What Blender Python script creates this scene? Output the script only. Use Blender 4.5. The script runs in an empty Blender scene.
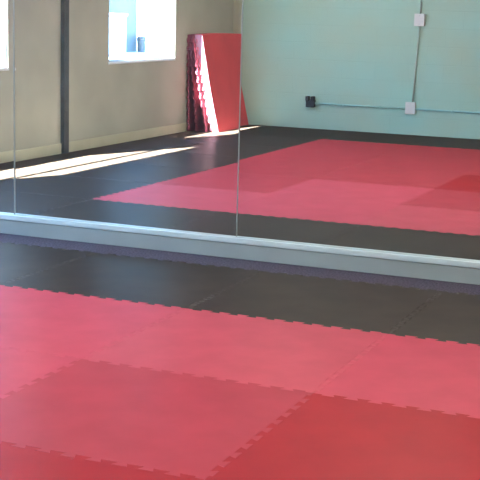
import bpy, bmesh, math, random
from mathutils import Vector, Matrix
random.seed(7)
S = bpy.context.scene
COL = S.collection

# ------------------------------------------------------------------ helpers
def tag(o, label=None, cat=None, group=None, kind=None):
    if label: o['label'] = label
    if cat: o['category'] = cat
    if group: o['group'] = group
    if kind: o['kind'] = kind
    return o

def empty(name, loc=(0, 0, 0), rz=0.0):
    o = bpy.data.objects.new(name, None)
    o.empty_display_size = .1
    o.location = loc; o.rotation_euler = (0, 0, rz)
    COL.objects.link(o)
    return o

def link(name, bm, mats, parent=None, smooth=False):
    me = bpy.data.meshes.new(name)
    bmesh.ops.recalc_face_normals(bm, faces=bm.faces)
    bm.to_mesh(me); bm.free()
    for m in (mats if isinstance(mats, (list, tuple)) else [mats]):
        me.materials.append(m)
    if smooth:
        for p in me.polygons: p.use_smooth = True
    o = bpy.data.objects.new(name, me)
    COL.objects.link(o)
    if parent: o.parent = parent
    return o

def box(bm, x0, x1, y0, y1, z0, z1, bev=0.0, mi=0):
    vs = [bm.verts.new(p) for p in ((x0,y0,z0),(x1,y0,z0),(x1,y1,z0),(x0,y1,z0),(x0,y0,z1),(x1,y0,z1),(x1,y1,z1),(x0,y1,z1))]
    fs = [bm.faces.new([vs[i] for i in q]) for q in ((3,2,1,0),(4,5,6,7),(0,1,5,4),(1,2,6,5),(2,3,7,6),(3,0,4,7))]
    for f in fs: f.material_index = mi
    if bev:
        es = list({e for f in fs for e in f.edges})
        bmesh.ops.bevel(bm, geom=es, offset=bev, segments=2, profile=.6, affect='EDGES')

def tube(bm, pts, r, n=12):
    """round tube along straight pieces"""
    for a, b in zip(pts[:-1], pts[1:]):
        a, b = Vector(a), Vector(b); d = b - a
        q = Vector((0, 0, 1)).rotation_difference(d.normalized()).to_matrix().to_4x4()
        bmesh.ops.create_cone(bm, cap_ends=True, segments=n, radius1=r, radius2=r, depth=d.length,
                              matrix=Matrix.Translation((a + b) / 2) @ q)

# ------------------------------------------------------------------ materials
def new_mat(name):
    m = bpy.data.materials.new(name); m.use_nodes = True
    nt = m.node_tree
    return m, nt, nt.nodes['Principled BSDF']

def noise_col(nt, c1, c2, scale, detail=3, coord='Object', contrast=(.35, .65)):
    N, L = nt.nodes, nt.links
    tc = N.new('ShaderNodeTexCoord'); nz = N.new('ShaderNodeTexNoise'); rp = N.new('ShaderNodeValToRGB')
    nz.inputs['Scale'].default_value = scale; nz.inputs['Detail'].default_value = detail
    rp.color_ramp.elements[0].position, rp.color_ramp.elements[1].position = contrast
    rp.color_ramp.elements[0].color = (*c1, 1); rp.color_ramp.elements[1].color = (*c2, 1)
    L.new(tc.outputs[coord], nz.inputs['Vector']); L.new(nz.outputs['Fac'], rp.inputs['Fac'])
    return tc, nz, rp

def plain(name, c, rough=.5, var=.08, scale=6, metal=0.0, spec=.5, bump=0.0, bscale=200):
    m, nt, b = new_mat(name)
    c1 = tuple(max(0, v*(1-var)) for v in c); c2 = tuple(min(1, v*(1+var)) for v in c)
    tc, nz, rp = noise_col(nt, c1, c2, scale)
    nt.links.new(rp.outputs['Color'], b.inputs['Base Color'])
    b.inputs['Roughness'].default_value = rough; b.inputs['Metallic'].default_value = metal
    b.inputs['Specular IOR Level'].default_value = spec
    if bump:
        n2 = nt.nodes.new('ShaderNodeTexNoise'); n2.inputs['Scale'].default_value = bscale
        bp = nt.nodes.new('ShaderNodeBump'); bp.inputs['Strength'].default_value = bump; bp.inputs['Distance'].default_value = .002
        nt.links.new(tc.outputs['Object'], n2.inputs['Vector']); nt.links.new(n2.outputs['Fac'], bp.inputs['Height'])
        nt.links.new(bp.outputs['Normal'], b.inputs['Normal'])
    return m

def emission(name, c, s):
    m = bpy.data.materials.new(name); m.use_nodes = True
    nt = m.node_tree; nt.nodes.clear()
    e = nt.nodes.new('ShaderNodeEmission'); o = nt.nodes.new('ShaderNodeOutputMaterial')
    e.inputs['Color'].default_value = (*c, 1); e.inputs['Strength'].default_value = s
    nt.links.new(e.outputs[0], o.inputs[0]); return m

def foam(name, c, var, scale, fac=.042, rough=.36):
    m = plain(name, c, rough=.9, var=var, scale=scale, spec=0.0, bump=.3, bscale=260)
    nt = m.node_tree; b = nt.nodes['Principled BSDF']; o = nt.nodes['Material Output']
    g = nt.nodes.new('ShaderNodeBsdfGlossy'); g.inputs['Roughness'].default_value = rough
    mx = nt.nodes.new('ShaderNodeMixShader'); mx.inputs['Fac'].default_value = fac
    nt.links.new(b.outputs[0], mx.inputs[1]); nt.links.new(g.outputs[0], mx.inputs[2]); nt.links.new(mx.outputs[0], o.inputs['Surface'])
    return m
M = {}
RED = [(.42, .056, .078), (.33, .037, .051), (.285, .015, .020), (.41, .060, .078), (.345, .036, .048)]  # reds per mat: own tints plus floor shading and sheen put into the colour
for i, c in enumerate(RED):
    M['red%d' % i] = foam('red_foam_%d' % i, c, .06, 5)
M['black'] = foam('black_foam', (.035, .024, .0165), .15, 4, .06)
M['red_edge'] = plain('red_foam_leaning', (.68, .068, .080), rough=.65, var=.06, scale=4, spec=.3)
M['sun_paled_cut_edge'] = plain('sun_paled_foam_cut_edge', (.62, .30, .36), rough=.8, var=.05, spec=.1)  # cut edges paled so the strip in the sun comes out white
M['shaded_red'] = plain('shaded_red_foam_leaning', (.25, .050, .075), rough=.7, var=.1, scale=4, spec=.3)  # same red foam darkened: shade at the back of the stack put in colour
M['subfloor'] = plain('purple_grey_subfloor', (.072, .056, .070), rough=.85, var=.5, scale=90, spec=.2, bump=.4, bscale=300)
M['tan'] = plain('tan_plaster', (.45, .435, .35), rough=.8, var=.09, scale=1.6, spec=.25, bump=.12, bscale=60)
M['tan_trim'] = plain('tan_baseboard', (.56, .53, .37), rough=.5, var=.04)
M['white_wall'] = plain('off_white_wall', (.55, .55, .50), rough=.8, var=.04)
M['ceiling'] = plain('ceiling_tile', (.70, .68, .62), rough=.9, var=.05)
M['rail'] = plain('grey_rail_paint', (.31, .335, .305), rough=.45, var=.04, scale=3)
M['lip'] = plain('pale_channel', (.56, .62, .58), rough=.35, var=.03, scale=3)
M['joiner'] = plain('mirror_joiner', (.36, .41, .39), rough=.3, var=.05)
M['post'] = plain('dark_grey_steel', (.060, .066, .068), rough=.45, var=.3, scale=5)
M['white_plastic'] = plain('box_white', (.66, .60, .56), rough=.4, var=.03)
M['black_plastic'] = plain('box_black', (.012, .009, .013), rough=.6, var=.1)
M['conduit_teal'] = plain('conduit_teal_paint', (.32, .54, .49), rough=.45, var=.05)
M['conduit_grey'] = plain('conduit_grey_paint', (.42, .50, .42), rough=.45, var=.05)
M['window_metal'] = plain('window_aluminium', (.33, .36, .36), rough=.4, var=.04)
M['concrete'] = plain('outside_concrete', (.55, .54, .52), rough=.9, var=.1, scale=1)
M['blue_paint'] = plain('pale_blue_paint', (.10, .095, .085), rough=.8, var=.05)
M['white_paint'] = plain('white_paint', (.75, .78, .78), rough=.6, var=.03)
M['grey_bin'] = plain('grey_bin_plastic', (.11, .082, .07), rough=.6, var=.1)
M['light_frame'] = plain('light_frame_white', (.75, .75, .72), rough=.4)
M['diffuser'] = emission('light_diffuser', (1.0, .93, .80), 15.5)

def teal_wall():
    m, nt, b = new_mat('teal_painted_block')
    N, L = nt.nodes, nt.links
    tc = N.new('ShaderNodeTexCoord'); sp = N.new('ShaderNodeSeparateXYZ'); cb = N.new('ShaderNodeCombineXYZ')
    L.new(tc.outputs['Object'], sp.inputs[0]); L.new(sp.outputs['X'], cb.inputs['X']); L.new(sp.outputs['Z'], cb.inputs['Y'])
    br = N.new('ShaderNodeTexBrick')
    br.inputs['Scale'].default_value = 1.0; br.inputs['Brick Width'].default_value = .406; br.inputs['Row Height'].default_value = .203
    br.inputs['Mortar Size'].default_value = .006; br.inputs['Mortar Smooth'].default_value = .6
    br.inputs['Color1'].default_value = (.34, .52, .425, 1); br.inputs['Color2'].default_value = (.35, .53, .435, 1)
    br.inputs['Mortar'].default_value = (.325, .50, .41, 1)
    L.new(cb.outputs[0], br.inputs['Vector'])
    nz = N.new('ShaderNodeTexNoise'); nz.inputs['Scale'].default_value = 1.3
    L.new(tc.outputs['Object'], nz.inputs['Vector'])
    mx = N.new('ShaderNodeMix'); mx.data_type = 'RGBA'; mx.inputs['B'].default_value = (.43, .44, .30, 1)
    mr = N.new('ShaderNodeMapRange'); mr.inputs['From Min'].default_value = .35; mr.inputs['From Max'].default_value = .75; mr.inputs['To Max'].default_value = .7
    L.new(nz.outputs['Fac'], mr.inputs['Value']); L.new(mr.outputs[0], mx.inputs['Factor']); L.new(br.outputs['Color'], mx.inputs['A'])
    # tan colour on a hand's breadth of this wall beside the corner
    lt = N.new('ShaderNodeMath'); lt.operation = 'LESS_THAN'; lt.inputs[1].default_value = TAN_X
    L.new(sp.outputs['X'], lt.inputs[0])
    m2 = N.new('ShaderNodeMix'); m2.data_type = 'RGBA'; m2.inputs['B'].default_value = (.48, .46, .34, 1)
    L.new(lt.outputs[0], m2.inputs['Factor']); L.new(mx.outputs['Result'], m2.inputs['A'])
    L.new(m2.outputs['Result'], b.inputs['Base Color'])
    bp = N.new('ShaderNodeBump'); bp.inputs['Strength'].default_value = .25; bp.inputs['Distance'].default_value = .004; bp.invert = True
    L.new(br.outputs['Fac'], bp.inputs['Height']); L.new(bp.outputs['Normal'], b.inputs['Normal'])
    b.inputs['Roughness'].default_value = .6; b.inputs['Specular IOR Level'].default_value = .35
    return m

def mirror_mat():
    m = bpy.data.materials.new('silvered_mirror'); m.use_nodes = True
    nt = m.node_tree; nt.nodes.clear()
    tc = nt.nodes.new('ShaderNodeTexCoord'); nz = nt.nodes.new('ShaderNodeTexNoise'); nz.inputs['Scale'].default_value = 1.5
    rp = nt.nodes.new('ShaderNodeValToRGB')
    rp.color_ramp.elements[0].color = (.90, .925, .91, 1); rp.color_ramp.elements[1].color = (.92, .94, .93, 1)
    g = nt.nodes.new('ShaderNodeBsdfGlossy'); g.inputs['Roughness'].default_value = 0.0
    d = nt.nodes.new('ShaderNodeBsdfDiffuse'); d.inputs['Color'].default_value = (.5, .54, .54, 1)
    mx = nt.nodes.new('ShaderNodeMixShader'); mx.inputs['Fac'].default_value = .03
    o = nt.nodes.new('ShaderNodeOutputMaterial')
    L = nt.links
    L.new(tc.outputs['Object'], nz.inputs['Vector']); L.new(nz.outputs['Fac'], rp.inputs['Fac']); L.new(rp.outputs['Color'], g.inputs['Color'])
    L.new(g.outputs[0], mx.inputs[1]); L.new(d.outputs[0], mx.inputs[2]); L.new(mx.outputs[0], o.inputs['Surface'])
    return m

def glass_mat():
    m = bpy.data.materials.new('window_glass'); m.use_nodes = True
    nt = m.node_tree; nt.nodes.clear()
    t = nt.nodes.new('ShaderNodeBsdfTransparent'); t.inputs['Color'].default_value = (.96, .985, .98, 1)
    g = nt.nodes.new('ShaderNodeBsdfGlossy'); g.inputs['Roughness'].default_value = .02
    mx = nt.nodes.new('ShaderNodeMixShader'); mx.inputs['Fac'].default_value = .05
    o = nt.nodes.new('ShaderNodeOutputMaterial')
    nt.links.new(t.outputs[0], mx.inputs[1]); nt.links.new(g.outputs[0], mx.inputs[2]); nt.links.new(mx.outputs[0], o.inputs['Surface'])
    return m

# ------------------------------------------------------------------ room dimensions (metres)
XW, XE = -4.775, 3.06          # window wall, far side wall
YS, YM = -7.673, 0.0           # teal wall, mirror plane
ZF, ZC = -0.022, 2.90          # sub-floor under the mats (mat tops at z = 0), ceiling
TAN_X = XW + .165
WT = .12                       # thickness of the window wall
SILL, HEAD, RAIL = .83, 2.60, 1.80
WINS = [(-2.93, -.06), (-6.10, -4.62)]
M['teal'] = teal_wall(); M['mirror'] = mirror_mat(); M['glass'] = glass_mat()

# ------------------------------------------------------------------ room shell
bm = bmesh.new(); box(bm, XW-WT, XE+.15, YS-.15, .20, ZF-.12, ZF)
tag(link('floor', bm, M['subfloor']), kind='structure')
bm = bmesh.new(); box(bm, XW-WT, XE+.15, YS-.15, .20, ZC, ZC+.12)
tag(link('ceiling', bm, M['ceiling']), kind='structure')
bm = bmesh.new(); box(bm, XW-WT, XE+.15, .018, .20, ZF, ZC)
tag(link('wall_north', bm, M['white_wall']), kind='structure')
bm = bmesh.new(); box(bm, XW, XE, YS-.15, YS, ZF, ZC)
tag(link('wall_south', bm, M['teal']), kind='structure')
bm = bmesh.new(); box(bm, XE, XE+.15, YS-.15, .018, ZF, ZC)
tag(link('wall_east', bm, M['white_wall']), kind='structure')
bm = bmesh.new()
box(bm, XW-WT, XW, YS-.15, .018, ZF, SILL); box(bm, XW-WT, XW, YS-.15, .018, HEAD, ZC)
edges = [YS-.15, WINS[1][0], WINS[1][1], WINS[0][0], WINS[0][1], .018]
for a, b in zip(edges[0::2], edges[1::2]): box(bm, XW-WT, XW, a, b, SILL, HEAD)
tag(link('wall_west', bm, M['tan']), kind='structure')
bm = bmesh.new(); box(bm, XW, XW+.012, YS, .0, ZF, .095, .003)
tag(link('baseboard_west', bm, M['tan_trim']), kind='structure')

for i, (a, b) in enumerate(WINS):
    w = empty('window_%d' % (i+1), (XW, (a+b)/2, SILL)); tag(w, kind='structure')
    hw = (b-a)/2; H = HEAD-SILL; f = .018; xa, xb = -.055, -.015
    bm = bmesh.new()
    box(bm, xa, xb, -hw, -hw+f, 0, H); box(bm, xa, xb, hw-f, hw, 0, H)
    box(bm, xa, xb, -hw+f, hw-f, 0, f); box(bm, xa, xb, -hw+f, hw-f, H-f, H)
    box(bm, xa, xb, -hw+f, hw-f, RAIL-SILL-.014, RAIL-SILL+.014)
    link('window_frame', bm, M['window_metal'], w)
    bm = bmesh.new(); box(bm, xa+.016, xa+.022, -hw+f, hw-f, f, RAIL-SILL-.014)
    link('window_pane', bm, M['glass'], w)
    bm = bmesh.new(); box(bm, xa+.016, xa+.022, -hw+f, hw-f, RAIL-SILL+.014, H-f)
    link('window_pane', bm, M['glass'], w)
    bm = bmesh.new(); box(bm, -.015, .006, -hw-.01, hw+.01, -.022, .003, .002)
    link('window_sill', bm, M['white_paint'], w)

# unseen blind added over the far window's upper sash to block the sun
e = empty('added_sun_blind', (XW+.030, sum(WINS[1])/2, HEAD+.03)); tag(e, 'unseen roller blind added over the upper sash of the far window to block the sun', 'blind')
hw = (WINS[1][1]-WINS[1][0])/2+.03
bm = bmesh.new(); tube(bm, [(0, -hw, 0), (0, hw, 0)], .024); link('added_blind_roller', bm, M['white_plastic'], e, False)
bm = bmesh.new(); box(bm, -.0225, -.0205, -hw+.01, hw-.01, 1.575-HEAD, 0); sheet = link('added_blind_sheet', bm, M['white_plastic'], e)
bm = bmesh.new(); box(bm, -.027, -.016, -hw+.01, hw-.01, 1.555-HEAD, 1.575-HEAD, .002); link('bottom_bar', bm, M['white_plastic'], sheet)

# ------------------------------------------------------------------ puzzle mats
PITCH, TH, FL, MG = .0909, .0125, .006, .035
def tooth_path(L):
    """interlocking outline along a seam of length L: (distance along, offset)"""
    n = max(2, round((L-2*MG)/PITCH)); p = (L-2*MG)/n
    pts = [(0, 0), (MG, 0)]
    pts.append((MG, -TH))
    for k in range(n):
        s = MG+k*p
        pts += [(s+p/2+FL, -TH), (s+p/2-FL, TH)]
        if k < n-1: pts += [(s+p+FL, TH), (s+p-FL, -TH)]
    pts += [(L-MG, TH), (L-MG, 0), (L, 0)]
    return pts
def seam(p, q, teeth):
    p, q = Vector(p), Vector(q); d = q-p; L = d.length; d.normalize(); n = Vector((-d.y, d.x))
    if not teeth: return [p, q]
    return [p + d*s + n*t for s, t in tooth_path(L)]
def mat_mesh(outline, z0, z1, bev=.0013):
    bm = bmesh.new()
    f = bm.faces.new([bm.verts.new((v.x, v.y, z0)) for v in outline])
    r = bmesh.ops.extrude_face_region(bm, geom=[f])
    up = [v for v in r['geom'] if isinstance(v, bmesh.types.BMVert)]
    for v in up: v.co.z = z1
    top = [e for e in bm.edges if all(abs(v.co.z-z1) < 1e-6 for v in e.verts)]
    bmesh.ops.bevel(bm, geom=top, offset=bev, segments=1, affect='EDGES')
    return bm

xs = [XW+.022, -4.13, -3.085, -2.05, -1.0, 0.0, 1.0, 2.0, XE-.012]
ys = [-.378, -1.378, -2.378, -3.378, -4.44, -5.50, -6.572, YS+.010]
nx, ny = len(xs)-1, len(ys)-1
V = {}  # seams at constant x, drawn downwards (towards -y)
for i in range(nx+1):
    for j in range(ny):
        V[i, j] = seam((xs[i], ys[j]), (xs[i], ys[j+1]), 0 < i < nx)
H = {}
for j in range(ny+1):
    for i in range(nx):
        H[i, j] = seam((xs[i], ys[j]), (xs[i+1], ys[j]), j < ny)
black_labels = {
    2: 'bluish black foam puzzle mat before the mirror rail, at the left edge',
    3: 'black foam puzzle mat second from the left in front of the mirror rail',
    4: 'black foam puzzle mat third from the left in front of the mirror rail',
    5: 'black foam puzzle mat at the right edge before the mirror rail'}
red_labels = {
    (2, 1): 'red foam puzzle mat touching the black border at the left edge',
    (3, 1): 'pinkish red foam puzzle mat touching the black border, second red mat from the left',
    (4, 1): 'bright red foam puzzle mat touching the black border, third from the left',
    (5, 1): 'red foam puzzle mat touching the black border at the right edge',
    (3, 2): 'pinkish red foam puzzle mat at the left edge, second from the black border',
    (4, 2): 'large pinkish red foam puzzle mat in the middle of the foreground',
    (5, 2): 'darker red foam puzzle mat filling the lower right corner of the photo',
    (4, 3): 'dark red foam puzzle mat cut off at the bottom left corner of the photo',
    (3, 3): 'dark red foam puzzle mat just beyond the lower left corner of the photo'}
tone = {(2, 1): 3, (3, 1): 0, (4, 1): 3, (5, 1): 0, (3, 2): 0, (4, 2): 1, (5, 2): 2, (4, 3): 2}
for i in range(nx):
    for j in range(ny):
        red = 2 <= i <= 6 and 1 <= j <= 5
        out = []
        out += V[i, j]                       # left side, downwards
        out += H[i, j+1]                     # lower side, rightwards
        out += list(reversed(V[i+1, j]))     # right side, upwards
        out += list(reversed(H[i, j]))       # upper side, leftwards
        clean = []
        for v in out:
            if not clean or (v-clean[-1]).length > 1e-5: clean.append(v)
        if (clean[0]-clean[-1]).length < 1e-5: clean.pop()
        cx, cy = (xs[i]+xs[i+1])/2, (ys[j]+ys[j+1])/2
        c = Vector((cx, cy))
        dz = random.uniform(-.0006, .0004)
        bm = mat_mesh([v-c for v in clean], ZF, dz, .0013 if red else .0030)
        o = link('foam_floor_mat', bm, M['red%d' % tone.get((i, j), 4)] if red else M['black'])
        o.location = (cx, cy, 0)
        if red:
            lab = red_labels.get((i, j)); g = 'red foam mats of the training floor'
            if not lab:
                lab = 'red foam puzzle mat of the training floor, seen only in the mirror' if i < 6 else 'red foam puzzle mat outside the photo on the right'
        else:
            g = 'black foam mats bordering the training floor'
            lab = black_labels.get(i) if j == 0 else None
            if not lab:
                lab = ('black foam puzzle mat along the window wall, seen in the mirror' if i < 2 else
                       'black foam puzzle mat along the teal wall, seen in the mirror' if j == ny-1 and i < 6 else
                       'black foam puzzle mat outside the photo on the right')
        tag(o, lab, 'floor mat', g)

# ------------------------------------------------------------------ mirror wall
MW, MZ0, MZ1 = 1.516, .085, 2.35
SEAMS = [-2.84-MW, -2.84, -1.324, -1.324+MW, -1.324+2*MW]
names = ['tall wall mirror panel at the left edge of the photo, left of the first seam',
         'wide middle wall mirror panel reflecting the window and the leaning red mats',
         'wall mirror panel on the right reflecting the teal block wall',
         'wall mirror panel outside the photo on the right']
for k in range(4):
    x0, x1 = SEAMS[k]+.0015, SEAMS[k+1]-.0015
    bm = bmesh.new(); box(bm, -(x1-x0)/2, (x1-x0)/2, 0, .005, 0, MZ1-MZ0)
    o = link('wall_mirror', bm, M['mirror'])
    o.location = ((x0+x1)/2, YM, MZ0)
    if k == 1: o.rotation_euler = (0, 0, -.00745)       # this sheet hangs a hair out of line, as its reflection shows
    tag(o, names[k], 'mirror', 'mirror panels on the wall')
jl = {1: 'thin clear joint strip between the left and middle mirror panels', 2: 'thin clear joint strip between the middle and right mirror panels'}
for k in (1, 2, 3):
    bm = bmesh.new(); box(bm, -.0013, .0013, -.0068 if k == 2 else -.002, .0115, 0, MZ1-MZ0-.03, .0006)
    o = link('joint_strip', bm, M['joiner']); o.location = (SEAMS[k], 0, MZ0+.025)
    tag(o, jl.get(k, 'thin joint strip between mirror panels outside the photo'), 'joint strip', 'strips between the mirror panels')
r = empty('mirror_rail', (0, 0, ZF))
tag(r, 'long pale grey rail with a lighter lip along the foot of the mirror wall', 'rail')
bm = bmesh.new(); box(bm, SEAMS[0], XE, -.036, .016, 0, .088, .003); link('rail_board', bm, M['rail'], r)
bm = bmesh.new(); box(bm, SEAMS[0], XE, -.042, -.008, .0905, .122, .005); tag(link('rail_lip', bm, M['lip'], r), 'pale white channel lip')
bm = bmesh.new(); box(bm, SEAMS[0], XE, -.012, .016, MZ1-.02-ZF, MZ1+.02-ZF, .003)
tag(link('trim_1', bm, M['lip']), kind='structure').location = (0, 0, ZF)

# ------------------------------------------------------------------ steel post on the window wall
p = empty('wall_post', (XW+.021, -3.742, ZF))
tag(p, 'tall dark grey steel post standing against the tan wall between the two windows', 'post')
bm = bmesh.new(); box(bm, -.020, .020, -.046, .046, .012, ZC-ZF-.012, .005); link('post_shaft', bm, M['post'], p)
bm = bmesh.new(); box(bm, -.0205, .030, -.058, .058, 0, .012, .003); link('base_plate', bm, M['post'], p)
bm = bmesh.new(); box(bm, -.0205, .030, -.058, .058, ZC-ZF-.012, ZC-ZF, .003); link('top_plate', bm, M['post'], p)

# ------------------------------------------------------------------ electrical runs on the teal wall
def outlet_box(name, label, x0, x1, z0, z1, mat, dep=.05, face=True, group=None):
    cx, cz = (x0+x1)/2, (z0+z1)/2; w, h = (x1-x0)/2, (z1-z0)/2
    e = empty(name, (cx, YS, cz)); tag(e, label, 'electrical box', group)
    bm = bmesh.new(); box(bm, -w, w, 0, dep, -h, h, .004); link('box_body', bm, mat, e)
    if face:
        bm = bmesh.new(); box(bm, -w-.003, w+.003, dep, dep+.006, -h-.003, h+.003, .002); pl = link('cover_plate', bm, mat, e)
        for s in (-1, 1):
            bm = bmesh.new()
            bmesh.ops.create_cone(bm, cap_ends=True, segments=10, radius1=.004, radius2=.003, depth=.003,
                          matrix=Matrix.Translation((0, dep+.0072, s*h*.75)) @ Matrix.Rotation(-math.pi/2, 4, 'X'))
            link('cover_screw', bm, M['window_metal'], pl)
    return e
outlet_box('junction_box', 'pale electrical box high on the teal wall, on the vertical conduit', -2.380, -2.268, 1.25, 1.383, M['white_plastic'], group='boxes on the conduit')
outlet_box('junction_box', 'pale electrical box low on the teal wall where the two conduits meet', -2.434, -2.326, .246, .378, M['white_plastic'], group='boxes on the conduit')
e = outlet_box('outlet_box', 'black outlet box with two plugs at the left end of the teal conduit', -3.652, -3.552, .258, .345, M['black_plastic'], .055)
for s in (-1, 1):
    bm = bmesh.new(); box(bm, s*.033-.018, s*.033+.018, .018, .090, .028, .084, .006)
    link('plug', bm, M['black_plastic'], e)
c = empty('horizontal_conduit', (0, YS, .302)); tag(c, 'teal painted conduit running level along the teal wall near the floor', 'conduit')
bm = bmesh.new(); tube(bm, [(-3.552, .016, 0), (-2.434, .016, 0)], .011); link('pipe_length', bm, M['conduit_teal'], c, True)
bm = bmesh.new(); tube(bm, [(-2.326, .016, 0), (XE-.01, .016, 0)], .011); link('pipe_length', bm, M['conduit_teal'], c, True)
for x in (-3.2, -2.75, -1.9, -1.0, .0, 1.0, 2.0):
    bm = bmesh.new(); box(bm, x-.009, x+.009, 0, .029, -.013, .013, .002)
    link('pipe_strap', bm, M['conduit_teal'], c)
c = empty('vertical_conduit', (-2.345, YS, 0)); tag(c, 'thin grey conduit climbing the teal wall through the two pale boxes', 'conduit')
bm = bmesh.new(); tube(bm, [(-.018, .016, .378), (.014, .016, 1.25)], .010); link('pipe_length', bm, M['conduit_grey'], c, True)
bm = bmesh.new(); tube(bm, [(.018, .016, 1.383), (.026, .016, ZC-.002)], .010); link('pipe_length', bm, M['conduit_grey'], c, True)
for x, z in ((-.003, .8), (.022, 2.0)):
    bm = bmesh.new(); box(bm, x-.014, x+.014, 0, .028, z-.008, z+.008, .002); link('pipe_strap', bm, M['conduit_grey'], c)

# ------------------------------------------------------------------ spare mats leaning in the corner
NM, T = 8, .018
def leaning(k):
    """k = 0 nearest the wall; returns mesh: local x = out from wall, y along wall, z up"""
    Hm = 1.085; W = 1.165 if k > 2 else 1.18
    y0 = -6.405-.006*k if k < 3 else -6.48           # edge towards the mirror
    xb = XW+(.03, .13, .240)[k] if k < 3 else XW+.363-.0195*(7-k); xt = XW+.004+T*k*1.02      # foot and top, face nearest the wall
    # outline in the mat's own plane (u across, v up); teeth on the edge facing the mirror
    if k < NM-0:
        edge = [Vector((0, 0))]
        n = 12; p = Hm/n; d = .022 if k < 4 else .0
        if d:
            for q in range(n):
                s = q*p
                edge += [Vector((-d, s+.010)), Vector((-d, s+p/2+.004)), Vector((0, s+p/2-.004)), Vector((0, s+p-.002))]
        else:
            edge += [Vector((0, Hm*q/24)) for q in range(1, 24)]
        edge.append(Vector((0, Hm)))
    top = [Vector((W*q/10, Hm+.012*math.sin(math.pi*q/10))) for q in range(1, 10)]
    right = [Vector((W, Hm*(1-q/24))) for q in range(0, 25)]
    ol = edge+top+right
    bm = bmesh.new()
    f = bm.faces.new([bm.verts.new((0, -v.x, v.y)) for v in ol])
    r = bmesh.ops.extrude_face_region(bm, geom=[f])
    for v in r['geom']:
        if isinstance(v, bmesh.types.BMVert): v.co.x = T
    # rows of cuts so that the sheet can sag, then bend it
    for q in range(1, 16):
        z = Hm*q/16+.0013
        bmesh.ops.bisect_plane(bm, geom=bm.verts[:]+bm.edges[:]+bm.faces[:], plane_co=(0, 0, z), plane_no=(0, 0, 1))
    bm.normal_update()
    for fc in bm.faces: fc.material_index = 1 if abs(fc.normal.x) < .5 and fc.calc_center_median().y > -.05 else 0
    for v in bm.verts:
        t = v.co.z/Hm
        x = xb+(xt-xb)*t - (.010*math.sin(math.pi*min(1, t)) if k > 2 else 0)
        v.co.x = x-XW+v.co.x; v.co.y += y0
    return bm
lab = ['red foam mat of the leaning stack, innermost against the tan wall', 'second red foam mat from the tan wall in the leaning stack',
       'third red foam mat from the tan wall in the leaning stack', 'toothed red foam mat in the leaning stack, fourth from the tan wall',
       'fourth red foam mat from the front of the leaning stack', 'third red foam mat from the front of the leaning stack',
       'second red foam mat from the front of the leaning stack, edge lit by the sun', 'front red foam mat leaning in the corner, whole face showing in the mirror']
for k in range(NM):
    o = link('leaning_foam_mat', leaning(k), [M['shaded_red'] if k < 3 else M['red_edge'], M['sun_paled_cut_edge'] if k > 2 else M['shaded_red']])
    o.location = (XW, 0, .001)
    tag(o, lab[k], 'foam mat', 'spare foam mats leaning in the corner')

# ------------------------------------------------------------------ ceiling lights (above the picture, they light the room)
for a, x in enumerate((-3.0, -.9, 1.3)):
    for b, y in enumerate((-2.2, -3.9, -5.5)):
        if (a, b) in ((0, 0), (0, 1), (1, 2), (2, 2)): continue      # these bays have no lamp
        e = empty('ceiling_light', (x, y, ZC)); tag(e, 'white ceiling light panel above the mat floor', 'ceiling light', 'ceiling light panels')
        bm = bmesh.new(); box(bm, -.62, .62, -.32, .32, -.03, -.001, .004); link('light_frame', bm, M['light_frame'], e)
        bm = bmesh.new(); box(bm, -.585, .585, -.285, .285, -.036, -.031); link('diffuser', bm, M['diffuser'], e)

# ------------------------------------------------------------------ outside the windows
bm = bmesh.new(); box(bm, -60, XW-WT, -60, 20, -.05, .10)
tag(link('ground', bm, M['concrete']), kind='structure')
b = empty('neighbour_building', (-15, -22.0, .10)); tag(b, 'pale blue building across the bright yard, seen through the window', 'building')
bm = bmesh.new(); box(bm, -4, 0, -2.32, 3.5, 0, 3.6); link('building_wall', bm, M['blue_paint'], b)
bm = bmesh.new(); box(bm, -4.3, .3, -2.5, 3.8, 3.6, 3.75, .02); link('building_roof', bm, M['white_paint'], b)
w = empty('storage_chest', (-14.6, -22.7, .10)); tag(w, 'low white chest standing before the pale blue building', 'chest')
bm = bmesh.new(); box(bm, -.35, .35, .33, 2.6, 0, .96, .03); link('chest_body', bm, M['white_paint'], w)
bm = bmesh.new(); box(bm, -.38, .38, .30, 2.63, .965, 1.04, .02); link('chest_lid', bm, M['white_paint'], w)
w = empty('trash_bin', (-14.8, -24.22, .10)); tag(w, 'small grey bin beside the pale blue building outside', 'bin')
bm = bmesh.new()
bmesh.ops.create_cone(bm, cap_ends=True, segments=20, radius1=.10, radius2=.125, depth=.36, matrix=Matrix.Translation((0, 0, .18)))
link('bin_body', bm, M['grey_bin'], w, False)
bm = bmesh.new()
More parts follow.
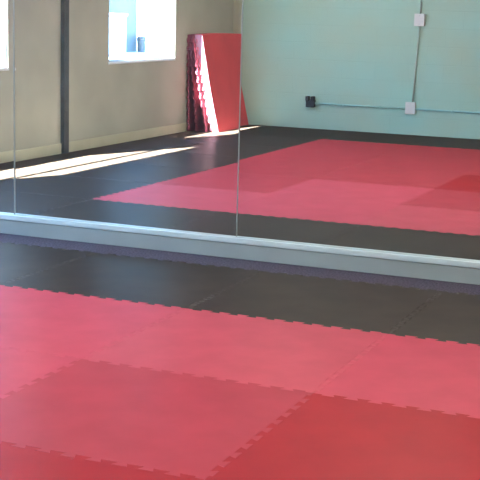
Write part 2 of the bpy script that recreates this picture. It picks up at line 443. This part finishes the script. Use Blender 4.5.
bmesh.ops.create_cone(bm, cap_ends=True, segments=20, radius1=.135, radius2=.09, depth=.06, matrix=Matrix.Translation((0, 0, .395)))
link('bin_lid', bm, M['grey_bin'], w, False)

# ------------------------------------------------------------------ sun, sky
sd = bpy.data.lights.new('sun', 'SUN'); sd.energy = 330; sd.angle = math.radians(.6); sd.color = (.94, .97, 1)
so = bpy.data.objects.new('sun', sd); COL.objects.link(so)
so.rotation_euler = Vector((.36, -.91, -1.0)).to_track_quat('-Z', 'Y').to_euler()
W = bpy.data.worlds.new('sky'); S.world = W; W.use_nodes = True
nt = W.node_tree; bg = nt.nodes['Background']
tc = nt.nodes.new('ShaderNodeTexCoord'); sp = nt.nodes.new('ShaderNodeSeparateXYZ'); rp = nt.nodes.new('ShaderNodeValToRGB')
rp.color_ramp.elements[0].color = (.32, .64, 1, 1); rp.color_ramp.elements[1].color = (.17, .42, 1, 1); rp.color_ramp.elements[1].position = .7
nt.links.new(tc.outputs['Generated'], sp.inputs[0]); nt.links.new(sp.outputs['Z'], rp.inputs['Fac']); nt.links.new(rp.outputs['Color'], bg.inputs['Color'])
bg.inputs['Strength'].default_value = 21.0

# ------------------------------------------------------------------ camera
f, pi_, ya, ro = 1280.84, -.1818, .3925, .0270
cy_, sy_ = math.cos(ya), math.sin(ya)
fw = Vector((-sy_*math.cos(pi_), cy_*math.cos(pi_), math.sin(pi_)))
rt = Vector((cy_, sy_, 0)); up = rt.cross(fw)
r_ = math.cos(ro)*rt+math.sin(ro)*up; u_ = -math.sin(ro)*rt+math.cos(ro)*up
cd = bpy.data.cameras.new('camera'); cd.sensor_width = 36; cd.sensor_fit = 'HORIZONTAL'; cd.lens = 36*f/480; cd.clip_start = .05; cd.clip_end = 200
cam = bpy.data.objects.new('camera', cd); COL.objects.link(cam)
mw = Matrix((r_, u_, -fw)).transposed().to_4x4(); mw.translation = (1.5101, -6.7919, 1.4353)
cam.matrix_world = mw
S.camera = cam
S.view_settings.view_transform = 'Standard'
S.view_settings.look = 'None'
S.view_settings.exposure = 0.0
